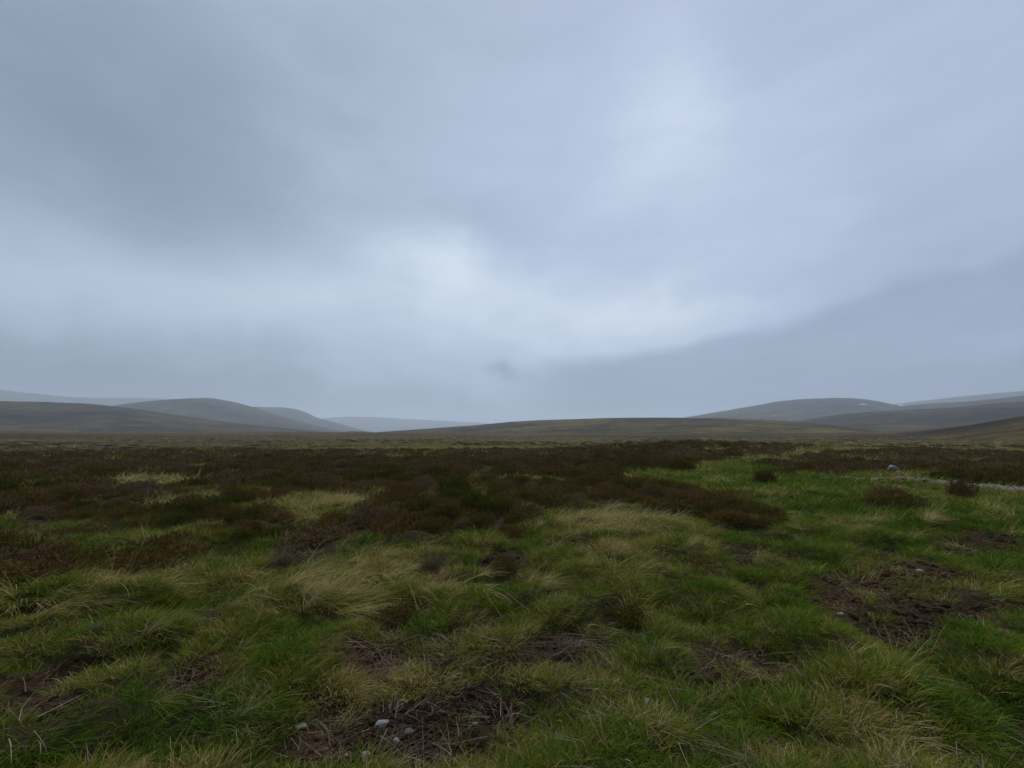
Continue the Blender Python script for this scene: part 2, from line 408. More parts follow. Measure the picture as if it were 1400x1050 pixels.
nn = t.noise(P, 60, 6, .75); rd_ = attr(t, 'tint', 'INSTANCER')
c_ = t.mix(rd_, t.ramp(nn, [(.3, (.009, .0065, .0045)), (.5, (.022, .015, .010)), (.72, (.050, .036, .024))]), t.ramp(nn, [(.3, (.030, .016, .008)), (.5, (.075, .042, .020)), (.72, (.14, .09, .048))]))
out(t, t.new('ShaderNodeBsdfPrincipled', {'Base Color': c_, 'Roughness': .95, 'Specular IOR Level': .04, 'Normal': t.new('ShaderNodeBump', {'Strength': 1.0, 'Distance': .01, 'Height': nn}).outputs[0]}).outputs[0])

# ------------------------------------------------------------------ ground sheet
th = np.concatenate([np.linspace(-72, 72, 560), np.linspace(72, 288, 90)[1:-1]])
th = np.radians(th)
rr = np.concatenate([[0.0], np.linspace(.35, 12, 170), np.geomspace(12.1, 5600, 190)])
TH, RR = np.meshgrid(th, rr)
GX, GY = RR * np.sin(TH), RR * np.cos(TH)
GZ = H(GX, GY)
nth = len(th); nr = len(rr)
i, j = np.meshgrid(np.arange(nr - 1), np.arange(nth), indexing='ij')
jn = (j + 1) % nth
quads = np.stack([i * nth + j, i * nth + jn, (i + 1) * nth + jn, (i + 1) * nth + j], -1).reshape(-1, 4)[:, ::-1]
pm, prd = peat_mask(GX, GY)
hm = heather_mask(GX, GY).astype(float)
fm = sstep(40, 75, RR)
link('ground', mesh_np('ground', np.stack([GX, GY, GZ], -1).reshape(-1, 3), quads, [M_ground], attrs={
    'peat': pm.ravel(), 'red': prd.ravel(), 'heather': hm.ravel(), 'far': fm.ravel()}), kind='structure', label='dark peaty moorland ground running from the grass underfoot to the hills', category='ground')

# ------------------------------------------------------------------ gravel track
def build_track():
    P_ = np.array(TRACK); W_ = np.array(TW)
    s = np.linspace(0, len(P_) - 1, 160); k = np.minimum(s.astype(int), len(P_) - 2); f = (s - k)[:, None]
    c = P_[k] * (1 - f) + P_[k + 1] * f; wd = W_[k] * (1 - f[:, 0]) + W_[k + 1] * f[:, 0]
    tg = np.gradient(c, axis=0); tg /= np.linalg.norm(tg, axis=1)[:, None]
    nrm_ = np.stack([-tg[:, 1], tg[:, 0]], -1)
    nv = 11; vs = []
    for a in range(len(s)):
        for q in range(nv):
            u = q / (nv - 1) * 2 - 1
            wv = wd[a] * (1 + .25 * perlin(s[a] * 3.1, u * .5 + 4))
            p = c[a] + nrm_[a] * u * wv
            vs.append((p[0], p[1], float(H(p[0], p[1])) + .08 - .14 * abs(u) ** 4 + .03 * perlin(p[0] * 3, p[1] * 3)))
    fs = [(a * nv + q, a * nv + q + 1, (a + 1) * nv + q + 1, (a + 1) * nv + q) for a in range(len(s) - 1) for q in range(nv - 1)]
    link('track', mesh_np('track', vs, fs, [M_gravel]), kind='structure', label='pale stony track crossing the grass on the way to the brown moor', category='track')
build_track()

# ------------------------------------------------------------------ hills: real ridges with a front slope, a back slope and gullies
def hill(name, label, sil, dist, front, back, m, zfoot=None, nu=260, nv=70, seed=0, gully=.16, rough=1.0):
    px = np.array([p[0] for p in sil], float); py = np.array([p[1] for p in sil], float)
    if np.isscalar(dist): dist = [dist] * len(sil)
    us = np.linspace(px[0], px[-1], nu)
    # monotone-ish smooth interpolation of the silhouette
    yy = np.interp(us, px, py); kk = np.ones(9) / 9
    yy = np.convolve(np.pad(yy, 4, 'edge'), kk, 'valid')
    dd = np.interp(us, px, np.array(dist, float))
    vs = np.zeros((nu, nv, 3))
    for a in range(nu):
        v = ray(us[a], yy[a]); hh = np.hypot(v[0], v[1]); d = np.array([v[0], v[1]]) / hh
        zr = EYE + v[2] / hh * dd[a]
        for_ = np.linspace(-1, 1, nv)
        rad = np.where(for_ < 0, dd[a] + for_ * front, dd[a] + for_ * back)
        zf = float(H(d[0] * max(dd[a] - front, 5), d[1] * max(dd[a] - front, 5))) - 2.5 if zfoot is None else zfoot
        prof = np.where(for_ < 0, np.sin(np.clip(1 + for_, 0, 1) * np.pi / 2) ** 1.25, np.cos(for_ * np.pi / 2))
        x, y = d[0] * rad, d[1] * rad
        amp = max(zr - zf, 1.0)
        n = fbm(x / (front * .35) + seed, y / (front * .35) - seed, 5) * gully * amp * np.clip(-for_ * 2.2, 0, 1) * np.clip((1 + for_) * 3, 0, 1)
        n += fbm(x / 30 + seed, y / 30, 3) * rough * .5 * np.clip((1 - np.abs(for_)) * 4, 0, 1) * dd[a] / 1500
        vs[a, :, 0], vs[a, :, 1] = x, y
        vs[a, :, 2] = zf + (zr - zf) * prof + n - np.where(for_ > .3, (for_ - .3) * 40, 0)
    i, j = np.meshgrid(np.arange(nu - 1), np.arange(nv - 1), indexing='ij')
    q = np.stack([i * nv + j, (i + 1) * nv + j, (i + 1) * nv + j + 1, i * nv + j + 1], -1).reshape(-1, 4)
    return link(name, mesh_np(name, vs.reshape(-1, 3), q, [m]), kind='structure', label=label, category='hill')

hill('hill', 'long low brown moorland rise in the middle of the valley', [(430, 601), (500, 592), (545, 589), (600, 585.5), (650, 582), (700, 577.5), (760, 575), (820, 573.5), (920, 572.5), (990, 573), (1060, 576), (1130, 581), (1200, 588), (1290, 600)],
     [900, 860, 820, 780, 740, 700, 680, 660, 640, 640, 640, 640, 640, 640], 420, 500, M_rise, seed=2, gully=.12)
hill('hill', 'small dark hummock at the gap between the hills', [(420, 598), (450, 592), (480, 589.5), (500, 590), (520, 592), (545, 598)], 900, 220, 200, M_rise, seed=5)
hill('hill', 'near left hillside with a long even slope down to the plain', [(-420, 545), (-200, 546), (-60, 548), (0, 549.5), (60, 551), (130, 555), (190, 561), (250, 570), (310, 578), (380, 585), (450, 592), (520, 600)], [1050] * 5 + [1040, 1030, 1020, 1010, 1000, 1000, 1000], 500, 700, M_hill, seed=9)
hill('hill', 'rounded dome shaped hill behind the left slope', [(60, 580), (130, 560), (180, 552), (215, 548), (250, 546), (285, 546.5), (320, 551.5), (350, 559), (385, 570), (420, 579), (455, 587), (500, 597)], 1900, 750, 800, M_hill, seed=14)
hill('hill', 'blue grey hill shoulder just behind the dome', [(200, 570), (290, 558), (335, 556), (385, 557), (405, 560), (420, 565), (432, 571), (445, 574), (470, 581), (510, 592), (540, 600)], 2800, 800, 900, M_hill, seed=21)
hill('hill', 'faint far ridge with its top against the cloud', [(380, 590), (420, 577), (450, 571), (480, 569.5), (530, 571.5), (590, 575), (660, 578), (760, 584), (860, 596)], 5000, 1000, 700, M_hill, seed=27)
hill('hill', 'highest far ridge at the left end fading into mist', [(-420, 520), (-150, 526), (-40, 530), (0, 533), (40, 538), (90, 543), (130, 545), (190, 544), (230, 545), (300, 556), (400, 580), (470, 598)], 4300, 1000, 900, M_hill, seed=33)
hill('hill', 'whaleback hill on the right with small white patches', [(860, 590), (910, 577), (940, 571), (980, 564), (1020, 557.5), (1060, 551.5), (1100, 547.5), (1140, 545.8), (1170, 546.3), (1200, 550), (1230, 556), (1280, 566), (1350, 580), (1440, 598)], 2100, 900, 800, M_hill, seed=40)
hill('hill', 'high ridge behind the whaleback vanishing into low cloud', [(1080, 585), (1150, 566), (1205, 556), (1240, 550.5), (1280, 546.5), (1330, 541.5), (1400, 535), (1500, 528), (1700, 515), (1900, 510)], 3900, 1200, 900, M_hill, seed=46)
hill('hill', 'added middle ridge grading the mist between the dull slope and the high ridge', [(1100, 588), (1170, 568), (1215, 558.5), (1250, 554.5), (1300, 551), (1350, 547), (1400, 542), (1500, 536), (1750, 526)], 1850, 600, 700, M_hill, seed=49)  # extra ridge, added to step the fade of the hillside into low cloud
hill('hill', 'long dull slope below the high right hand ridge', [(960, 594), (1020, 586), (1080, 577), (1150, 568), (1200, 564), (1260, 561), (1320, 557), (1400, 551), (1500, 546), (1750, 540)], 1150, 560, 500, M_hill, seed=52)
hill('hill', 'near grassy brown slope rising at the right edge', [(1040, 606), (1100, 601.5), (1160, 597.5), (1220, 593), (1280, 587), (1330, 581), (1370, 574.5), (1400, 569.5), (1450, 563), (1550, 552), (1800, 540)], [300, 290, 280, 270, 265, 260, 260, 260, 260, 260, 260], 170, 200, M_rise, seed=58, gully=.07)

# ------------------------------------------------------------------ the misty air
bpy.ops.mesh.primitive_cube_add(size=1)
hz = bpy.context.object; hz.name = 'haze'; hz['kind'] = 'stuff'; hz['label'] = 'thin blue grey mist in the air over the whole moor'; hz['category'] = 'haze'
zmin = min(float(GZ.min()), min((o.matrix_world @ Vector(c)).z for o in C.objects if o.type == 'MESH' and o != hz for c in o.bound_box)) - 1
ztop = max((o.matrix_world @ Vector(c)).z for o in C.objects if o.type == 'MESH' and o != hz for c in o.bound_box) + 8
hz.scale = (13000, 13000, ztop - zmin); hz.location = (0, 0, (ztop + zmin) / 2)
M_haze, t = mat('thin_mist')
pv = t.new('ShaderNodeVolumePrincipled', {'Color': (.79, .90, 1.0, 1), 'Density': 3.0e-4, 'Anisotropy': .4})
t.l.new(pv.outputs[0], t.new('ShaderNodeOutputMaterial').inputs['Volume'])
hz.data.materials.append(M_haze)

# ------------------------------------------------------------------ plant templates
def blades(n, rad, length, width, lean, curl, wind=(0.0, 0.0), seed=0, segs=4, up=1.0, z0=-.01, flat=0.0):
    """n curved tapering strips from a disc; returns verts, tris, blade, along"""
    g = np.random.default_rng(seed)
    V, T, B, A = [], [], [], []
    for k in range(n):
        a = g.uniform(0, 2 * np.pi); q = rad * math.sqrt(g.uniform())
        b = np.array([q * math.cos(a), q * math.sin(a), z0])
        L = length * g.uniform(.55, 1.15); wd = width * g.uniform(.7, 1.2)
        a2 = a + g.normal(0, .7)
        hdir = np.array([math.cos(a2), math.sin(a2)]) * lean * g.uniform(.4, 1.3) + np.array(wind) * g.uniform(.6, 1.4)
        p = b.copy(); d = np.array([hdir[0], hdir[1], up]); d /= np.linalg.norm(d)
        side = np.array([-d[1], d[0], 0]) + g.normal(0, .35, 3); side -= d * (side @ d); side /= np.linalg.norm(side) + 1e-9
        cu_ = np.array([hdir[0], hdir[1], 0.0]); cu_ /= np.linalg.norm(cu_) + 1e-9
        cu_ = cu_ + g.normal(0, .3, 3); curl_k = curl * g.uniform(.25, 1.5)
        base = len(V); bl = g.uniform()
        for s in range(segs + 1):
            f = s / segs
            if s == segs: V.append(p); B.append(bl); A.append(1.0)
            else:
                ww = wd * (1 - .75 * f) * .5
                V += [p - side * ww, p + side * ww]; B += [bl, bl]; A += [f, f]
            d = d + (cu_ * curl_k - np.array([0, 0, curl_k * (.45 + .9 * f) + flat])) / segs + g.normal(0, .05, 3); d /= np.linalg.norm(d)
            p = p + d * L / segs
            if p[2] < .004: p[2] = .004 + .004 * g.uniform()
        for s in range(segs - 1):
            o = base + 2 * s
            T += [(o, o + 1, o + 3), (o, o + 3, o + 2)]
        o = base + 2 * (segs - 1); T.append((o, o + 1, o + 2))
    return np.array(V), np.array(T), np.array(B), np.array(A)
def blade_mesh(name, m, *a, **k):
    v, t_, b, al = blades(*a, **k)
    return mesh_np(name, v, t_, [m], attrs={'blade': b, 'along': al})

def heather(name, m, n, rx, rz, seed, sprig=.10, width=.018, side=4):
    """a mound of leafy sprigs growing out of an uneven dome; verts/tris"""
    g = np.random.default_rng(seed)
    V, T, B, A = [], [], [], []
    lob = [(g.uniform(-.5, .5) * rx, g.uniform(-.5, .5) * rx, g.uniform(.55, 1.0)) for _ in range(5)]
    for k in range(n):
        cx_, cy_, sc = lob[g.integers(5)]
        a = g.uniform(0, 2 * np.pi); e = math.asin(g.uniform(0, 1) ** .8)
        nrm_ = np.array([math.cos(a) * math.cos(e), math.sin(a) * math.cos(e), math.sin(e)])
        depth = g.uniform(.62, 1.0) if g.uniform() < .8 else g.uniform(.3, .65)
        p = np.array([cx_ + nrm_[0] * rx * .62 * sc * depth, cy_ + nrm_[1] * rx * .62 * sc * depth, nrm_[2] * rz * sc * depth])
        d = nrm_ * .9 + np.array([0.12, 0, .5]) + g.normal(0, .30, 3); d /= np.linalg.norm(d)
        L = sprig * g.uniform(.6, 1.35); bl = float(np.clip(g.normal(.5, .22), 0, 1))
        s1 = np.cross(d, g.normal(0, 1, 3)); s1 /= np.linalg.norm(s1); s2 = np.cross(d, s1)
        base = len(V)
        for q, sd in enumerate((s1, s2)):            # two crossed narrow strips: the spike
            o = len(V)
            V += [p - sd * width * .35, p + sd * width * .35, p + d * L * .6 - sd * width * .5, p + d * L * .6 + sd * width * .5, p + d * L]
            B += [bl] * 5; A += [.1, .1, .6, .6, 1]
            T += [(o, o + 1, o + 3), (o, o + 3, o + 2), (o + 2, o + 3, o + 4)]
        for q in range(side):                        # short side shoots
            f = g.uniform(.1, .8); b0 = p + d * L * f; an = g.uniform(0, 2 * np.pi)
            od = d * .7 + (s1 * math.cos(an) + s2 * math.sin(an)) * .9
            o = len(V); sd = np.cross(od, d); sd /= np.linalg.norm(sd) + 1e-9
            V += [b0 - sd * width * .35, b0 + sd * width * .35, b0 + od * L * .42]
            B += [bl] * 3; A += [f, f, min(1, f + .35)]
            T.append((o, o + 1, o + 2))
    return mesh_np(name, np.array(V), np.array(T), [m], attrs={'blade': np.array(B), 'along': np.array(A)})
def stems(name, m, n, rx, rz, seed, width=.007):
    """bare woody stems fanning from the root"""
    return blade_mesh(name, m, n, rx * .22, rz * 1.15, width, .75, .25, seed=seed, segs=4, up=1.0)

def rock(name, m, size, seed, sub=3, rough=.22, flat=.12):
    import bmesh
    g = np.random.default_rng(seed)
    bm = bmesh.new(); bmesh.ops.create_icosphere(bm, subdivisions=sub, radius=1)
    cuts = [(lambda v: v / np.linalg.norm(v))(g.normal(0, 1, 3)) for _ in range(9)]
    offs = g.uniform(.62, .92, 9)
    for v in bm.verts:
        p = np.array(v.co)
        for c, o in zip(cuts, offs):
            e = p @ c - o
            if e > 0: p = p - c * e * .92
        q = p * (1 + rough * .5 * float(perlin(p[0] * 1.7 + seed, p[1] * 1.7 + p[2] * 2.1)) + rough * .25 * float(perlin(p[0] * 5 + seed, p[1] * 5 - p[2] * 4)))
        v.co = (q[0] * size[0], q[1] * size[1], q[2] * size[2])
    me = bpy.data.meshes.new(name); bm.to_mesh(me); bm.free()
    me.materials.append(m)
    me.polygons.foreach_set('use_smooth', np.ones(len(me.polygons), bool))
    return me

# ------------------------------------------------------------------ stuff: fields of instanced geometry (geometry nodes)
def tmpl(meshes, base):
    """objects that only carry the template meshes; never linked to the scene"""
    return [bpy.data.objects.new(base, me) for me in meshes]
def field(name, label, cat, pts, rot, scl, idx, tint, temps):
    n = len(pts)
    me = bpy.data.meshes.new(name)
    me.vertices.add(n); me.vertices.foreach_set('co', np.asarray(pts, np.float32).ravel())
    def add(k, typ, key, v):
        a = me.attributes.new(k, typ, 'POINT'); a.data.foreach_set(key, np.ascontiguousarray(v).ravel())
    add('rot', 'FLOAT_VECTOR', 'vector', np.asarray(rot, np.float32)); add('scl', 'FLOAT_VECTOR', 'vector', np.asarray(scl, np.float32))
    add('idx', 'INT', 'value', np.asarray(idx, np.int32)); add('tint', 'FLOAT', 'value', np.asarray(tint, np.float32))
    o = link(name, me, kind='stuff', label=label, category=cat)
    ng = bpy.data.node_groups.new(name, 'GeometryNodeTree')
    ng.interface.new_socket('Geometry', in_out='INPUT', socket_type='NodeSocketGeometry')
    ng.interface.new_socket('Geometry', in_out='OUTPUT', socket_type='NodeSocketGeometry')
    N, L = ng.nodes, ng.links
    gi, go = N.new('NodeGroupInput'), N.new('NodeGroupOutput')
    g2i = N.new('GeometryNodeGeometryToInstance')
    for ob in reversed(temps):
        oi = N.new('GeometryNodeObjectInfo'); oi.inputs['Object'].default_value = ob
        L.new(oi.outputs['Geometry'], g2i.inputs[0])
    ip = N.new('GeometryNodeInstanceOnPoints'); ip.inputs['Pick Instance'].default_value = True
    def na(k, typ):
        a = N.new('GeometryNodeInputNamedAttribute'); a.data_type = typ; a.inputs['Name'].default_value = k
        return a.outputs['Attribute']
    L.new(gi.outputs[0], ip.inputs['Points']); L.new(g2i.outputs[0], ip.inputs['Instance'])
    L.new(na('idx', 'INT'), ip.inputs['Instance Index'])
    e2r = N.new('FunctionNodeEulerToRotation'); L.new(na('rot', 'FLOAT_VECTOR'), e2r.inputs[0]); L.new(e2r.outputs[0], ip.inputs['Rotation'])
    L.new(na('scl', 'FLOAT_VECTOR'), ip.inputs['Scale'])
    L.new(ip.outputs[0], go.inputs[0])
    md = o.modifiers.new('scatter', 'NODES'); md.node_group = ng
    return o

def ring(r0, r1, dens, half=74, seed=0):
    g = np.random.default_rng(seed)
    area = (2 * half / 360) * math.pi * (r1 * r1 - r0 * r0); n = int(area * dens)
    r = np.sqrt(g.uniform(r0 * r0, r1 * r1, n)); a = np.radians(g.uniform(-half, half, n))
    return r * np.sin(a), r * np.cos(a)

WIND = (.55, -.08)
T_turf = [blade_mesh('turf', M_grass, 84, .10, .085, .0033, 1.0, .6, (.30, -.1), seed=100 + k) for k in range(6)]
T_mid = [blade_mesh('tuft', M_grass, 60, .065, .23, .0038, .65, .85, (.42, -.1), seed=120 + k, segs=5) for k in range(6)]
T_long = [blade_mesh('long_tuft', M_straw, 40, .07, .46, .0042, .45, 1.35, (.85, -.15), seed=140 + k, segs=6) for k in range(6)]
T_sheaf = [blade_mesh('sheaf', M_straw, 18, .07, .85, .0068, .32, 1.35, (1.0, -.15), seed=150 + k, segs=7) for k in range(6)]
T_far = [blade_mesh('far_tuft', M_grass, 30, .13, .22, .014, .8, .9, (.4, -.1), seed=160 + k, segs=3) for k in range(5)]
T_farstraw = [blade_mesh('far_dry_tuft', M_straw, 30, .14, .30, .014, .7, 1.1, (.6, -.1), seed=180 + k, segs=3) for k in range(5)]
T_heath = [heather('heather_mass', M_heath, 700, .44, .30, 200 + k, .075, .012, 4) for k in range(6)]
T_heathfar = [heather('heather_far', M_heath, 300, .60, .30, 220 + k, .10, .030, 2) for k in range(5)]
T_litter = [blade_mesh('litter', M_twig, 26, .14, .22, .0035, 2.6, .25, (.5, 0), seed=240 + k, segs=3, up=.22, z0=.012) for k in range(6)]
T_clod = [rock('clod', M_clod, (.028, .022, .014), 260 + k, 2, 1.3) for k in range(6)]
T_gravel = [rock('gravel_stone', M_gravel, (.035, .03, .02), 280 + k, 1, .4) for k in range(5)]

def pts3(x, y, dz=0.0): return np.stack([x, y, H(x, y) + dz], -1)
def rots(n, g, tilt=.12, yaw=math.pi): return np.stack([g.normal(0, tilt, n), g.normal(0, tilt, n), g.uniform(-yaw, yaw, n)], -1)

def grass_fields():
    g = np.random.default_rng(77)
    acc = {k: [] for k in ('turf', 'mid', 'long', 'sheaf', 'far', 'fstraw', 'lit')}
    def put(kind, x, y, sc, tint, yaw=.9, tilt=.12):
        n = len(x)
        if n == 0: return
        s = sc * g.uniform(.75, 1.3, n)
        acc[kind].append((pts3(x, y), rots(n, g, tilt, yaw), np.stack([s, s, s * g.uniform(.8, 1.2, n)], -1), g.integers(0, 6, n) if kind not in ('far', 'fstraw') else g.integers(0, 5, n), np.clip(tint, 0, 1)))
    def tint_of(x, y, base=.36):
        st, lu = straw_f(x, y), lush_f(x, y)
        v = base + .36 * fbm(x * .55 + 2, y * .55, 3) + .34 * perlin(x * 2.1, y * 2.1) + .38 * st - .44 * lu + .36 * russet_f(x, y) * g.uniform(.2, 1.2, len(x)) + g.normal(0, .15, len(x))
        return v
    def keep(x, y, heat=0.0, peat_keep=.09):
        p, rd = peat_mask(x, y); h = heather_mask(x, y); tr = track_dist(x, y) < .95
        pr = np.where(h, heat, 1.0) * np.clip(.75 + .9 * perlin(x * 2.6 + 3, y * 2.6 + 60), .25, 1) * np.where(p > .35, peat_keep + .10 * rd, 1.0 - .5 * p) * np.where(tr, .05, 1.0) * (1 - .45 * russet_f(x, y))
        for a_, b_, q_ in EXCL: pr = pr * np.where(np.hypot(x - a_, (y - b_) * .7) < q_, .06, 1)
        crease = np.abs(perlin(x * 1.05 + 50, y * 1.25))
        pr = pr * np.where(np.hypot(x, y) < 14, sstep(-.03, .10, crease), 1)
        return g.uniform(size=len(x)) < pr
    # short turf
    for r0, r1, dn, sc in ((.7, 3, 300, 1.0), (3, 6, 210, 1.15), (6, 12, 85, 1.6)):
        x, y = ring(r0, r1, dn, seed=int(r1 * 10)); k = keep(x, y, .15); x, y = x[k], y[k]
        put('turf', x, y, sc * (1 + .35 * perlin(x * 1.3 + 9, y * 1.3)), tint_of(x, y))
    # taller tufts, clumped
    for r0, r1, dn, sc in ((.9, 3, 70, .52), (3, 6, 60, .70), (6, 13, 30, .95)):
        x, y = ring(r0, r1, dn, seed=int(r1 * 10) + 1)
        cl = perlin(x * 1.7 + 40, y * 1.7) + .6 * straw_f(x, y) + .35 * lush_f(x, y)
        k = keep(x, y, .22, .05) & (g.uniform(size=len(x)) < .25 + 1.3 * np.clip(cl, 0, 1)); x, y = x[k], y[k]
        put('mid', x, y, sc, tint_of(x, y, .33))
    # long wind-laid straw
    for r0, r1, dn, sc in ((1.5, 4, 30, .5), (4, 7, 30, .72), (7, 14, 22, 1.0)):
        x, y = ring(r0, r1, dn, seed=int(r1 * 10) + 2); st = straw_f(x, y)
        k = keep(x, y, .06, .03) & (g.uniform(size=len(x)) < .10 + 1.0 * st); x, y = x[k], y[k]
        put('long', x, y, sc, .45 + .45 * straw_f(x, y) * g.uniform(.5, 1, len(x)) + g.normal(0, .12, len(x)), yaw=.75)
    x, y = ring(3.2, 11, 22, seed=951); st = straw_f(x, y); k = keep(x, y, .08, .03) & (g.uniform(size=len(x)) < .012 + .75 * np.clip(st - .25, 0, 1)); x, y = x[k], y[k]
    put('sheaf', x, y, .62 + .2 * (np.hypot(x, y) > 4), .60 + g.normal(0, .2, len(x)), yaw=.9, tilt=.15)
    # coarser tufts further off
    for r0, r1, dn, sc in ((11, 18, 34, 1.0), (18, 30, 15, 1.5), (30, 60, 5, 2.2), (60, 160, .15, 4.0)):
        x, y = ring(r0, r1, dn, seed=int(r1 * 10) + 3, half=66); k = keep(x, y, .07 if r1 < 50 else .25); x, y = x[k], y[k]
        st = straw_f(x, y)
        dry = g.uniform(size=len(x)) < (.09 + .7 * st + (.12 if r1 > 35 else 0)) * (1 - .85 * np.clip(lush_f(x, y) - .4 * st, 0, 1))
        fz = .3 if r1 > 100 else 1
        tt = tint_of(x, y, .34 if r1 < 40 else .66)
        put('far', x[~dry], y[~dry], sc * np.where(r1 > 100, .6, 1), tt[~dry], tilt=.08)
        put('fstraw', x[dry], y[dry], sc * .9 * np.where(r1 > 100, .6, 1), (.25 + .4 * st + g.normal(0, .18, len(x)))[dry], tilt=.08)
    # dead stems and litter, thick on the peat scars
    for r0, r1, dn in ((.8, 4, 66), (4, 12, 30)):
        x, y = ring(r0, r1, dn, seed=int(r1 * 10) + 4); p, rd = peat_mask(x, y); st = straw_f(x, y); ru = russet_f(x, y)
        k = g.uniform(size=len(x)) < .36 + .55 * ru + .8 * p * (.4 + rd) ; x, y, p, rd, st = x[k], y[k], p[k], rd[k], st[k]
        put('lit', x, y, g.uniform(.5, 1.2, len(x)), .30 + .22 * rd * p + .2 * (1 - p) + .3 * st + g.normal(0, .16, len(x)), yaw=math.pi, tilt=.1)
    J = lambda k: [np.concatenate([a[q] for a in acc[k]]) for q in range(5)]
    field('grass', 'short green moor grass matted over the ground close by', 'grass', *J('turf'), tmpl(T_turf, 'grass'))
    field('grass', 'taller green and yellowing grass tufts bent by the wind', 'grass', *J('mid'), tmpl(T_mid, 'grass'))
    field('dry_grass', 'long straw coloured grass laid over by the wind', 'dry grass', *J('long'), tmpl(T_long, 'dry_grass'))
    field('dry_grass', 'coarse pale straw sheaves swept sideways among the grass', 'dry grass', *J('sheaf'), tmpl(T_sheaf, 'dry_grass'))
    field('grass', 'rough green grass spread over the middle distance', 'grass', *J('far'), tmpl(T_far, 'grass'))
    field('dry_grass', 'pale dry bent grass scattered over the moor further off', 'dry grass', *J('fstraw'), tmpl(T_farstraw, 'dry_grass'))
    field('plant_litter', 'dead stems and twigs littered over the bare peat', 'litter', *J('lit'), tmpl(T_litter, 'plant_litter'))
    # clods on the peat
    x, y = ring(.8, 4, 1300, seed=901); x2, y2 = ring(4, 12, 330, seed=902); x, y = np.concatenate([x, x2]), np.concatenate([y, y2])
    p, rd = peat_mask(x, y); k = g.uniform(size=len(x)) < (p - .22) * 1.2; x, y, rd = x[k], y[k], rd[k]
    s = (g.uniform(.3, 1.0, len(x)) ** 1.5 + .9 * g.uniform(0, 1, len(x)) ** 9) * np.where(np.hypot(x, y) > 4, 1.5, .8)
    field('peat_clods', 'crumbled dark peat clods strewn over the bare scars', 'peat', pts3(x, y, .004), rots(len(x), g, .5), np.stack([s, s, s], -1), g.integers(0, 6, len(x)), np.clip(rd + g.normal(0, .2, len(x)), 0, 1), tmpl(T_clod, 'peat_clods'))
    # stones of the track
    x, y = ring(9, 22, 60, seed=903); k = track_dist(x, y) < .9; x, y = x[k], y[k]
    s = g.uniform(.4, 2.0, len(x)) ** 1.6
    field('gravel', 'loose pale stones scattered along the track', 'gravel', pts3(x, y, .05), rots(len(x), g, .4), np.stack([s, s, s], -1), g.integers(0, 5, len(x)), np.zeros(len(x)), tmpl(T_gravel, 'gravel'))

# ------------------------------------------------------------------ heather: the nearest bushes one by one, the rest as a mass
HB = [(heather('foliage', M_heath_o, 1000, .44, .31, 300 + k, .07, .0105, 4), stems('stems', M_twig_o, 46, .42, .30, 320 + k)) for k in range(8)]
def bush(loc, sc, rz, tint, label, group=None, twig=.35, k=0, name='heather_bush', cat='heather bush', parts=True):
    e = bpy.data.objects.new(name, None); C.objects.link(e); e.empty_display_size = .2
    e.location = tuple(map(float, loc)); e.rotation_euler = (0, 0, rz); e.scale = (sc,) * 3 if np.isscalar(sc) else tuple(sc)
    e['label'] = label; e['category'] = cat
    if group: e['group'] = group
    f = link('foliage', HB[k][0], e); f.color = (tint, 0, 0, 1)
    if parts:
        s = link('stems', HB[k][1], e); s.color = (twig, 0, 0, 1)
    return e

# (px, py of its foot, width in px, height factor, tint, twig tint, label)
BUSHES = [
    (1005, 715, 70, .62, .55, .3, 'wide dark heather bush at the tip of the heather belt beside the bright green grass'),
    (945, 704, 70, .6, .42, .3, 'olive brown heather bush next to the tip of the heather belt'),
    (985, 694, 74, .65, .6, .3, 'blackish heather bush behind the tip of the heather belt'),
    (1035, 714, 44, .6, .45, .3, 'small dark heather bush forming the very end of the heather belt'),
    (905, 696, 66, .6, .35, .3, 'green tinged heather bush left of the olive brown one near the belt tip'),
    (945, 684, 64, .65, .6, .3, 'brown heather bush behind the olive brown one near the belt tip'),
    (875, 642, 56, 1.1, .5, .3, 'tall dark heather bush at the back edge of the green grass'),
    (925, 643, 48, 1.05, .42, .3, 'dark heather bush at the end of the row behind the green grass'),
    (690, 737, 58, 1.0, .55, .35, 'rounded brown heather bush jutting from the belt into the grass'),
    (685, 786, 56, 1.2, .5, .35, 'low dark heather hummock alone in the grass behind the litter'),
    (545, 857, 66, .9, .40, .6, 'dark heather tangle half buried under the flattened straw grass'),
    (440, 742, 96, .65, .85, .55, 'purplish brown heather bush just below the pale green grass patch'),
    (55, 795, 78, .8, .65, .3, 'brown heather bush nearest the left edge of the grass'),
    (18, 792, 60, .8, .55, .3, 'dark heather bush cut by the left edge of the frame'),
    (205, 778, 84, .75, .62, .3, 'brown heather bush below the pale grey green tussock'),
    (1045, 661, 26, 1.9, .25, .25, 'small dark green bush standing alone in the green grass before the track'),
    (1312, 682, 28, 1.9, .70, .6, 'upright dark bush growing from the near edge of the track'),
    (1330, 659, 60, .7, .35, .3, 'low dark green heather bush along the far edge of the track'),
    (1215, 693, 62, .6, .30, .3, 'low dark green heather patch amid the bright grass in front of the track'),
    (810, 747, 30, .9, .15, .3, 'little dark green heather sprig clump near the pale grass'),
    (845, 852, 76, .8, .12, .35, 'dark green low heather clump above the grey dead twigs'),
    (592, 785, 62, 1.5, .9, .85, 'reddish grey dying heather bush with bare pale stems'),
    (385, 776, 50, 1.3, 1.0, .95, 'grey dead heather bush with a bleached branch beside the straw grass'),
    (770, 892, 60, .8, .8, .9, 'flattened dead heather clump of bare grey twigs in the near grass'),
    (1070, 735, 26, .7, .35, .3, 'small olive heather clump below the tip of the heather belt'),
]
taken = []
EXCL = []
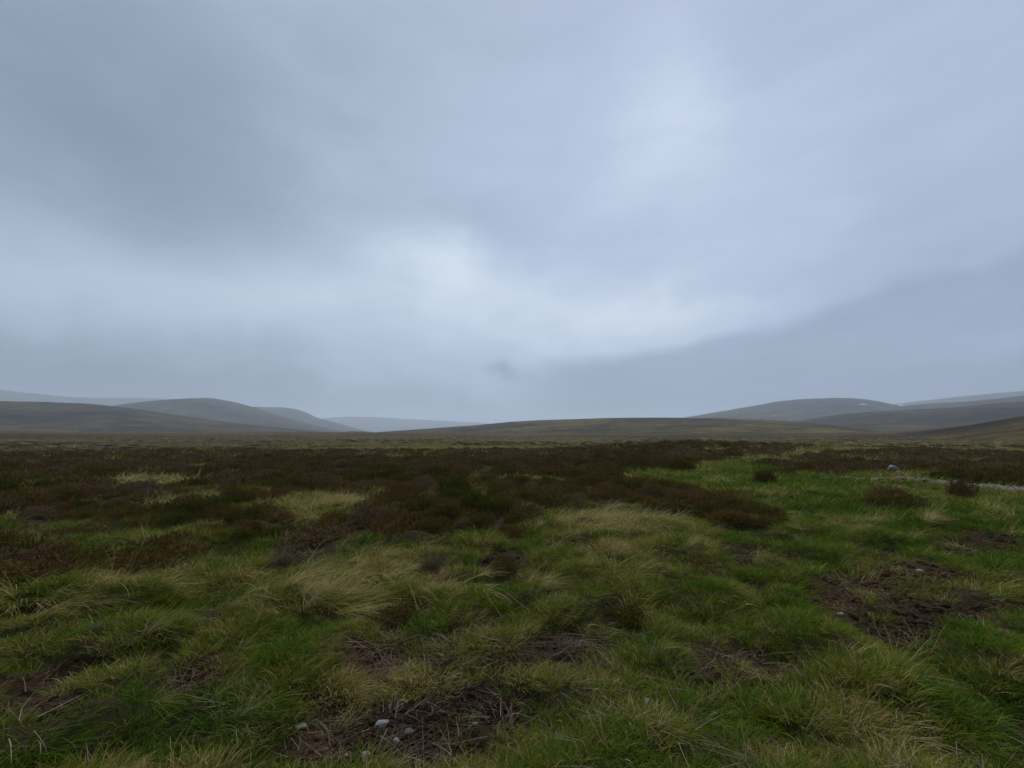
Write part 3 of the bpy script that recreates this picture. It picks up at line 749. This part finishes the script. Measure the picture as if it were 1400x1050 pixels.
for n_, (px, py, wpx, hf, ti, tw, lab) in enumerate(BUSHES):
    p, r = at(px, py); s = wpx / F * r / .80
    dead = tw > .8
    bush(p - np.array([0, 0, .03]), (s, s, s * hf), random.uniform(-3, 3), ti, lab, k=n_ % 8, twig=tw)
    taken.append((p[0], p[1], s * .42))
    if r < 11: EXCL.append((p[0], p[1], s * .40))
    if dead:   # more bare stems than leaf
        e = [o for o in C.objects if o.get('label') == lab][0]
        for c in e.children:
            c.scale = (.62, .62, .62) if c.name.startswith('foliage') else (1.15, 1.15, 1.25)
        for _ in range(2):
            s2 = link('stems', HB[(n_ + 3 + _) % 8][1], e, rotz=random.uniform(0, 6), scale=1.1); s2.color = (tw, 0, 0, 1)

for sx_, sy_ in ((522, 1000), (541, 1022), (500, 1045), (411, 1004), (559, 1012), (473, 1045), (1258, 788), (1150, 848)):
    q_, r_ = at(sx_, sy_); EXCL.append((q_[0], q_[1], .05 + .012 * r_))
grass_fields()

def heather_field():
    g = np.random.default_rng(55)
    cell = .56
    gx, gy = np.meshgrid(np.arange(-62, 62, cell), np.arange(3, 62, cell))
    x = (gx + g.uniform(-.45, .45, gx.shape) * cell).ravel(); y = (gy + g.uniform(-.45, .45, gy.shape) * cell).ravel()
    r = np.hypot(x, y); ok = (g.uniform(size=r.shape) < .95) & (np.abs(np.degrees(np.arctan2(x, y))) < 66) & (r < 62) & heather_mask(x, y)
    for a, b, q in taken: ok &= np.hypot(x - a, y - b) > q
    x, y, r = x[ok], y[ok], r[ok]
    order = np.argsort(r); x, y, r = x[order], y[order], r[order]
    def tint(x, y): return np.clip(.50 + .62 * fbm(x * .28, y * .28 + 9, 3) + .38 * perlin(x * .9, y * .9 + 4) + .16 * sstep(14, 30, np.hypot(x, y)) + g.normal(0, .17, len(x)), 0, 1)
    ti = tint(x, y)
    px = CX + F * x / (y * math.cos(PITCH) - EYE * math.sin(PITCH) * 0 + 1e-6)
    seen = np.nonzero((px > -30) & (px < 1430))[0][:255]
    rest = np.ones(len(x), bool); rest[seen] = False
    MARKS = [(430, 698, 'the pale green grass gap'), (205, 656, 'the bleached grass streak'), (232, 686, 'the grey dead patch'), (620, 679, 'the little straw patch'), (662, 662, 'the small bleached patch'),
             (690, 725, 'the rounded brown bush'), (985, 700, 'the tip of the heather belt'), (940, 655, 'the pale tuft by the belt'), (205, 742, 'the grey green tussock'), (440, 730, 'the purplish brown bush'),
             (55, 655, 'the green strip on the left'), (880, 635, 'the tall blackish bush'), (1222, 642, 'the stone heap'), (1312, 670, 'the upright bush by the track'), (55, 775, 'the big left edge bush'), (835, 700, 'the straw tussocks')]
    TONE = ('dark green', 'olive brown', 'brown', 'reddish brown'); ORD = 'first second third fourth fifth sixth seventh eighth ninth tenth eleventh twelfth'.split() + ['%dth' % q for q in range(13, 99)]
    cells = {}
    for k in seen:
        v = np.array([x[k], y[k], H(x[k], y[k]) + .15 - EYE]); c_, s_ = math.cos(PITCH), math.sin(PITCH)
        dep = v[1] * c_ + v[2] * s_; qx, qy = CX + F * v[0] / dep, CY - F * (v[2] * c_ - v[1] * s_) / dep
        best = min(MARKS, key=lambda m_: math.hypot((qx - m_[0]) / 2.5, qy - m_[1])); ox, oy = (qx - best[0]) / 2.5, qy - best[1]
        rel = ('left of' if ox < 0 else 'right of') if abs(ox) > abs(oy) else ('in front of' if oy > 0 else 'behind')
        tone = TONE[0 if ti[k] < .28 else 1 if ti[k] < .45 else 2 if ti[k] < .75 else 3]
        cells.setdefault((tone, rel, best[2]), []).append((math.hypot(ox, oy), k))
    for (tone, rel, nm), mem in cells.items():
        for q, (_, k) in enumerate(sorted(mem)):
            s = float(g.uniform(.65, 1.4))
            lab = '%s %s heather bush %s %s' % (ORD[q] if len(mem) > 1 else 'only', tone, rel, nm)
            bush((x[k], y[k], float(H(x[k], y[k])) - .03), (s, s * float(g.uniform(.8, 1.2)), s * float(g.uniform(.55, 1.15))), float(g.uniform(-3, 3)), float(ti[k]), lab, 'heather bushes massed in the belt', k=int(g.integers(8)), parts=False)
    nearm = rest & (r < 17); farm = rest & (r >= 17)
    def fld(m, T, sc, nm, lab):
        n = int(m.sum()); s = g.uniform(.6, 1.4, n) * sc
        field(nm, lab, 'heather', pts3(x[m], y[m], -.03), rots(n, g, .08), np.stack([s, s, s * g.uniform(.5, 1.25, n)], -1), g.integers(0, 5, n), ti[m], tmpl(T, nm))
    fld(nearm, T_heath, 1.0, 'heather', 'brown heather cover filling the belt between the single bushes')
    fld(farm, T_heathfar, .95, 'heather', 'dense dark brown heather carpet running back across the moor')
    # the moor beyond, thinly
    x, y = ring(44, 170, .50, 66, seed=710); g2 = fbm(x * .03 + 4, y * .03, 3); k = (g2 > -.08) & (np.hypot(x, y) < 44 + 106 * g.uniform(size=len(x)) ** 1.6); x, y = x[k], y[k]; n = len(x); s = g.uniform(.8, 1.8, n)
    field('heather', 'scattered low heather on the plain beyond the belt', 'heather', pts3(x, y, -.05), rots(n, g, .05), np.stack([s, s, s * .4], -1), g.integers(0, 5, n), np.clip(.45 + g.normal(0, .15, n), 0, 1), tmpl(T_heathfar, 'heather'))
heather_field()

# ------------------------------------------------------------------ single tussocks
TG = [blade_mesh('tussock_green', M_grass_o, 330, .20, .44, .0055, .75, 1.1, (.35, -.1), seed=400 + k, segs=6) for k in range(3)]
TS = [blade_mesh('tussock_straw', M_straw_o, 300, .22, .66, .005, .5, 1.5, (.95, -.12), seed=410 + k, segs=7) for k in range(4)]
TP = [blade_mesh('tussock_pale', M_straw_o, 340, .22, .46, .0055, .85, 1.3, (.35, -.05), seed=420 + k, segs=6) for k in range(3)]
# (px, py of foot, width px, kind, tint, height factor, label)
TUSS = [
    (205, 760, 74, 'P', .30, 1.0, 'pale grey green grass tussock standing above the brown heather on the left'),
    (385, 892, 92, 'G', .06, .8, 'dark lush green grass tussock below the straw grass'),
    (440, 880, 60, 'G', .14, .7, 'smaller dark green tussock beside the lush one below the straw grass'),
    (430, 790, 110, 'S', .55, .7, 'big straw coloured tussock blown flat to one side'),
    (470, 830, 120, 'S', .45, .6, 'greenish straw tussock lying in front of the big flattened one'),
    (540, 800, 110, 'S', .35, .6, 'green and straw tussock with long arching blades beside the dying heather'),
    (570, 842, 80, 'S', .85, .35, 'yellow pad of flattened straw over the dark heather tangle'),
    (350, 812, 80, 'S', .4, .6, 'loose straw tussock at the edge of the flattened straw grass'),
    (840, 785, 120, 'P', .22, .7, 'rounded green tussock with pale arching blades in the middle of the grass'),
    (725, 985, 46, 'G', .18, 1.1, 'bright green grass tuft growing at the end of the black peat'),
    (635, 925, 50, 'G', .25, .8, 'small green tuft above the black peat'),
    (440, 708, 96, 'P', .40, .7, 'pale green grass tussock in a gap in the heather'),
    (380, 708, 60, 'P', .34, .6, 'lower pale green tussock at the end of the gap in the heather'),
    (495, 700, 60, 'P', .45, .6, 'pale tussock tucked against the heather at the far end of the grass gap'),
    (795, 716, 80, 'P', .5, .7, 'straw green tussock along the lower edge of the heather belt'),
    (875, 722, 90, 'P', .55, .55, 'wide straw tussock below the olive heather bush'),
    (1160, 722, 42, 'P', .65, .7, 'dry brown tuft in the brightest green grass'),
    (1097, 724, 30, 'P', .85, .8, 'pale upright tuft of dead grass just past the tip of the heather'),
    (1275, 730, 22, 'P', .85, .8, 'tiny pale dead tuft on the bright green slope'),
    (978, 660, 46, 'P', .75, .5, 'bleached tuft in the green grass behind the tip of the heather'),
    (1070, 700, 30, 'P', .85, .35, 'flattened pale straw touching the tip of the heather belt'),
    (1190, 1015, 84, 'P', .95, .22, 'flattened whitish dead grass patch close to the camera'),
    (955, 985, 110, 'G', .14, .85, 'thick dark green tussock in the near grass beside brown litter'),
    (1010, 1035, 90, 'G', .20, .8, 'green tussock in front of the thick dark one'),
    (1350, 760, 74, 'P', .5, .5, 'dull straw hummock on the rim of the peat scars'),
    (55, 1035, 80, 'G', .05, .7, 'very dark green tuft in the near corner grass'),
    (30, 820, 90, 'P', .35, .7, 'pale green tussock at the left edge under the heather'),
    (130, 822, 80, 'S', .6, .4, 'flat fan of straw grass among the pale tussocks'),
]
for n_, (px, py, wpx, kind, ti, hf, lab) in enumerate(TUSS):
    p, r = at(px, py); T_ = {'G': TG, 'S': TS, 'P': TP}[kind]; wid = {'G': .80, 'S': 1.05, 'P': .85}[kind]
    s = wpx / F * r / wid
    o = link('grass_tussock', T_[n_ % len(T_)], None, p - np.array([0, 0, .01]), random.uniform(-.5, .5), (s, s, s * hf), label=lab, category='grass tussock')
    o.color = (ti, 0, 0, 1)

# ------------------------------------------------------------------ stones
STONES = [
    (522, 996, 19, (.5, .28, .26), M_white, .35, 'white oblong stone lying on the black peat'),
    (541, 1017, 12, (.5, .42, .36), M_white, .2, 'small round pale stone just below the white oblong one'),
    (500, 1040, 17, (.5, .34, .26), M_white, -.2, 'whitish angular stone nearest the camera on the peat'),
    (411, 998, 16, (.5, .3, .22), M_white, .4, 'pale flat stone at the grassy end of the black peat'),
    (559, 1007, 20, (.5, .36, .3), M_grey, .7, 'grey weathered stone sunk in the peat beside the white oblong one'),
    (473, 1040, 6, (.5, .4, .35), M_white, 0, 'tiny white pebble beside the angular stone'),
    (491, 1050, 7, (.5, .4, .35), M_white, .5, 'tiny white pebble at the bottom of the peat'),
    (650, 995, 10, (.5, .25, .2), M_pale, .2, 'thin pale stone flake on the black peat'),
    (1258, 783, 8, (.5, .35, .3), M_white, 0, 'white pebble on the reddish peat scar'),
    (1150, 843, 11, (.5, .35, .3), M_pale, .3, 'pale grey stone beside the small dark hollow in the grass'),
    (885, 967, 12, (.5, .35, .3), M_pale, 1.0, 'pale grey stone showing through the near grass'),
    (1222, 648, 16, (.5, .38, .36), M_grey, .2, 'grey boulder at the bottom of the stone heap beyond the track'),
    (1220, 642, 7, (.5, .4, .32), M_pale, .9, 'white topped boulder resting on the stone heap beyond the track'),
    (1230, 650, 7, (.5, .45, .5), M_pale, 2.0, 'small pale boulder leaning on the stone heap beyond the track'),
    (1214, 651, 7, (.5, .45, .4), M_grey, 1.0, 'small grey boulder beside the stone heap beyond the track'),
    (1195, 659, 9, (.5, .4, .3), M_pale, .5, 'pale rock at the edge of the track'),
]
for n_, (px, py, wpx, dim, m, rz, lab) in enumerate(STONES):
    p, r = at(px, py); s = wpx / F * r
    dz = dim[2] * s * .48
    if 'resting on' in lab:
        p0, r0 = at(1222, 649); s0 = 16 / F * r0; p = p0 + np.array([-.08, -.04, 0]); s = 8 / F * r0; dz = s0 * .36 * 1.05 + dim[2] * s * .55
    link('boulder' if wpx * r > 150 else 'stone', rock('stone', m, dim, 500 + n_, 3, .3), None, p + np.array([0, 0, dz]), rz, s * .85, label=lab, category='boulder' if wpx * r > 150 else 'stone')

# ------------------------------------------------------------------ lone bleached stems and roots
def stem_mesh(name, pts, rad, m):
    V, Fc = [], []; pts = np.array(pts, float); n = len(pts); k = 5
    for a in range(n):
        d = pts[min(a + 1, n - 1)] - pts[max(a - 1, 0)]; d /= np.linalg.norm(d)
        u = np.cross(d, (.3, .2, 1)); u /= np.linalg.norm(u); v = np.cross(d, u); r_ = rad * (1 - .75 * a / (n - 1))
        V += [pts[a] + (u * math.cos(q * 2 * math.pi / k) + v * math.sin(q * 2 * math.pi / k)) * r_ for q in range(k)]
    for a in range(n - 1):
        for q in range(k): Fc.append((a * k + q, a * k + (q + 1) % k, (a + 1) * k + (q + 1) % k, (a + 1) * k + q))
    Fc += [tuple(range(k))[::-1], tuple((n - 1) * k + q for q in range(k))]
    return mesh_np(name, V, Fc, [m])
M_stem = stone_material('bleached_stem', (.10, .085, .065), (.22, .19, .145))
STEMS = [
    (885, 910, 46, 'curl', 'bleached curled stem standing in the near grass'), (775, 945, 55, 'fork', 'pale dead twig arched over the near grass'),
    (640, 845, 45, 'bend', 'broken pale stalk leaning in the grass above the litter'), (695, 838, 34, 'up', 'thin straight stalk in the green grass'),
    (580, 915, 60, 'up', 'thin brown stalk rising from the litter'), (425, 985, 60, 'bend', 'pale root end poking out of the black peat'),
    (115, 880, 22, 'curl', 'short white curled stem in the grass above the black peat hollow'), (745, 1005, 30, 'bend', 'yellowish bent stalk in front of the green tuft'),
]
for n_, (px, py, hpx, kind, lab) in enumerate(STEMS):
    p, r = at(px, py); h = hpx / F * r; g = np.random.default_rng(600 + n_)
    q = np.linspace(0, 1, 9)
    if kind == 'curl': P_ = np.stack([.25 * np.sin(q * 3.4), .1 * q, .8 * np.sin(q * 2.2)], -1)
    elif kind == 'fork': P_ = np.stack([-.5 + q * 1.0, .2 * q, .55 * np.sin(q * 2.9)], -1)
    elif kind == 'bend': P_ = np.stack([.28 * q + .3 * np.maximum(q - .5, 0), -.2 * q, .8 * np.minimum(q, .6) - .3 * np.maximum(q - .6, 0)], -1)
    else: P_ = np.stack([.05 * np.sin(q * 4), .08 * q, q], -1)
    P_ = P_ * h + g.normal(0, .012 * h, P_.shape)
    link('dead_stem', stem_mesh('dead_stem', P_, min(.0022 + .004 * h, .004), M_stem), None, p - np.array([0, 0, .02]), 0, 1, label=lab, category='dead stem')

# ------------------------------------------------------------------ white patches on the far hills
from mathutils.bvhtree import BVHTree
bpy.context.view_layer.update()
dgx = bpy.context.evaluated_depsgraph_get()
hills = [(o, BVHTree.FromObject(o, dgx)) for o in C.objects if o.get('category') == 'hill']
def hit_hill(px, py):
    d = Vector(ray(px, py)); best = None
    for o, b in hills:
        loc, nn_, _, ds = b.ray_cast(Vector((0, 0, EYE)), d)
        if loc is not None and (best is None or ds < best[1]): best = (loc, ds, nn_, b)
    return best
for px, py, wpx, hpx, lab in ((1180, 552.5, 11, 1.2, 'thin white snow patch near the top of the whaleback hill'), (1231, 553.5, 8, 2.0, 'bright white snow patch in the notch below the high ridge'), (1058, 568, 6, 1.2, 'faint pale scar low on the whaleback hill')):
    hb = hit_hill(px, py)
    if not hb: continue
    V, Fc = [], []; n_ = 9; g = np.random.default_rng(int(px))
    grid = {}
    for a in range(n_):
        for b in range(5):
            u, v = a / (n_ - 1) * 2 - 1, b / 2 - 1
            k_ = (1 - .55 * u * u)
            q = hit_hill(px + u * wpx / 2, py + v * hpx / 2 * k_ + u * u * 1.0 - .12 * u * hpx)
            if q and abs(q[1] - hb[1]) < 260 and q[3] is hb[3]:
                bulge = .5 * max(0, 1 - u * u) * max(0, 1 - v * v) + .15
                grid[a, b] = len(V); V.append(q[0] + (q[2] if q[2].z > 0 else -q[2]) * bulge)
    for a in range(n_ - 1):
        for b in range(4):
            ks = [(a, b), (a + 1, b), (a + 1, b + 1), (a, b + 1)]
            if all(k_ in grid for k_ in ks): Fc.append(tuple(grid[k_] for k_ in ks))
    if Fc: link('snow_patch', mesh_np('snow_patch', [tuple(v) for v in V], Fc, [M_snow if 'snow' in lab else M_pale]), label=lab, category='snow patch' if 'snow' in lab else 'scar')
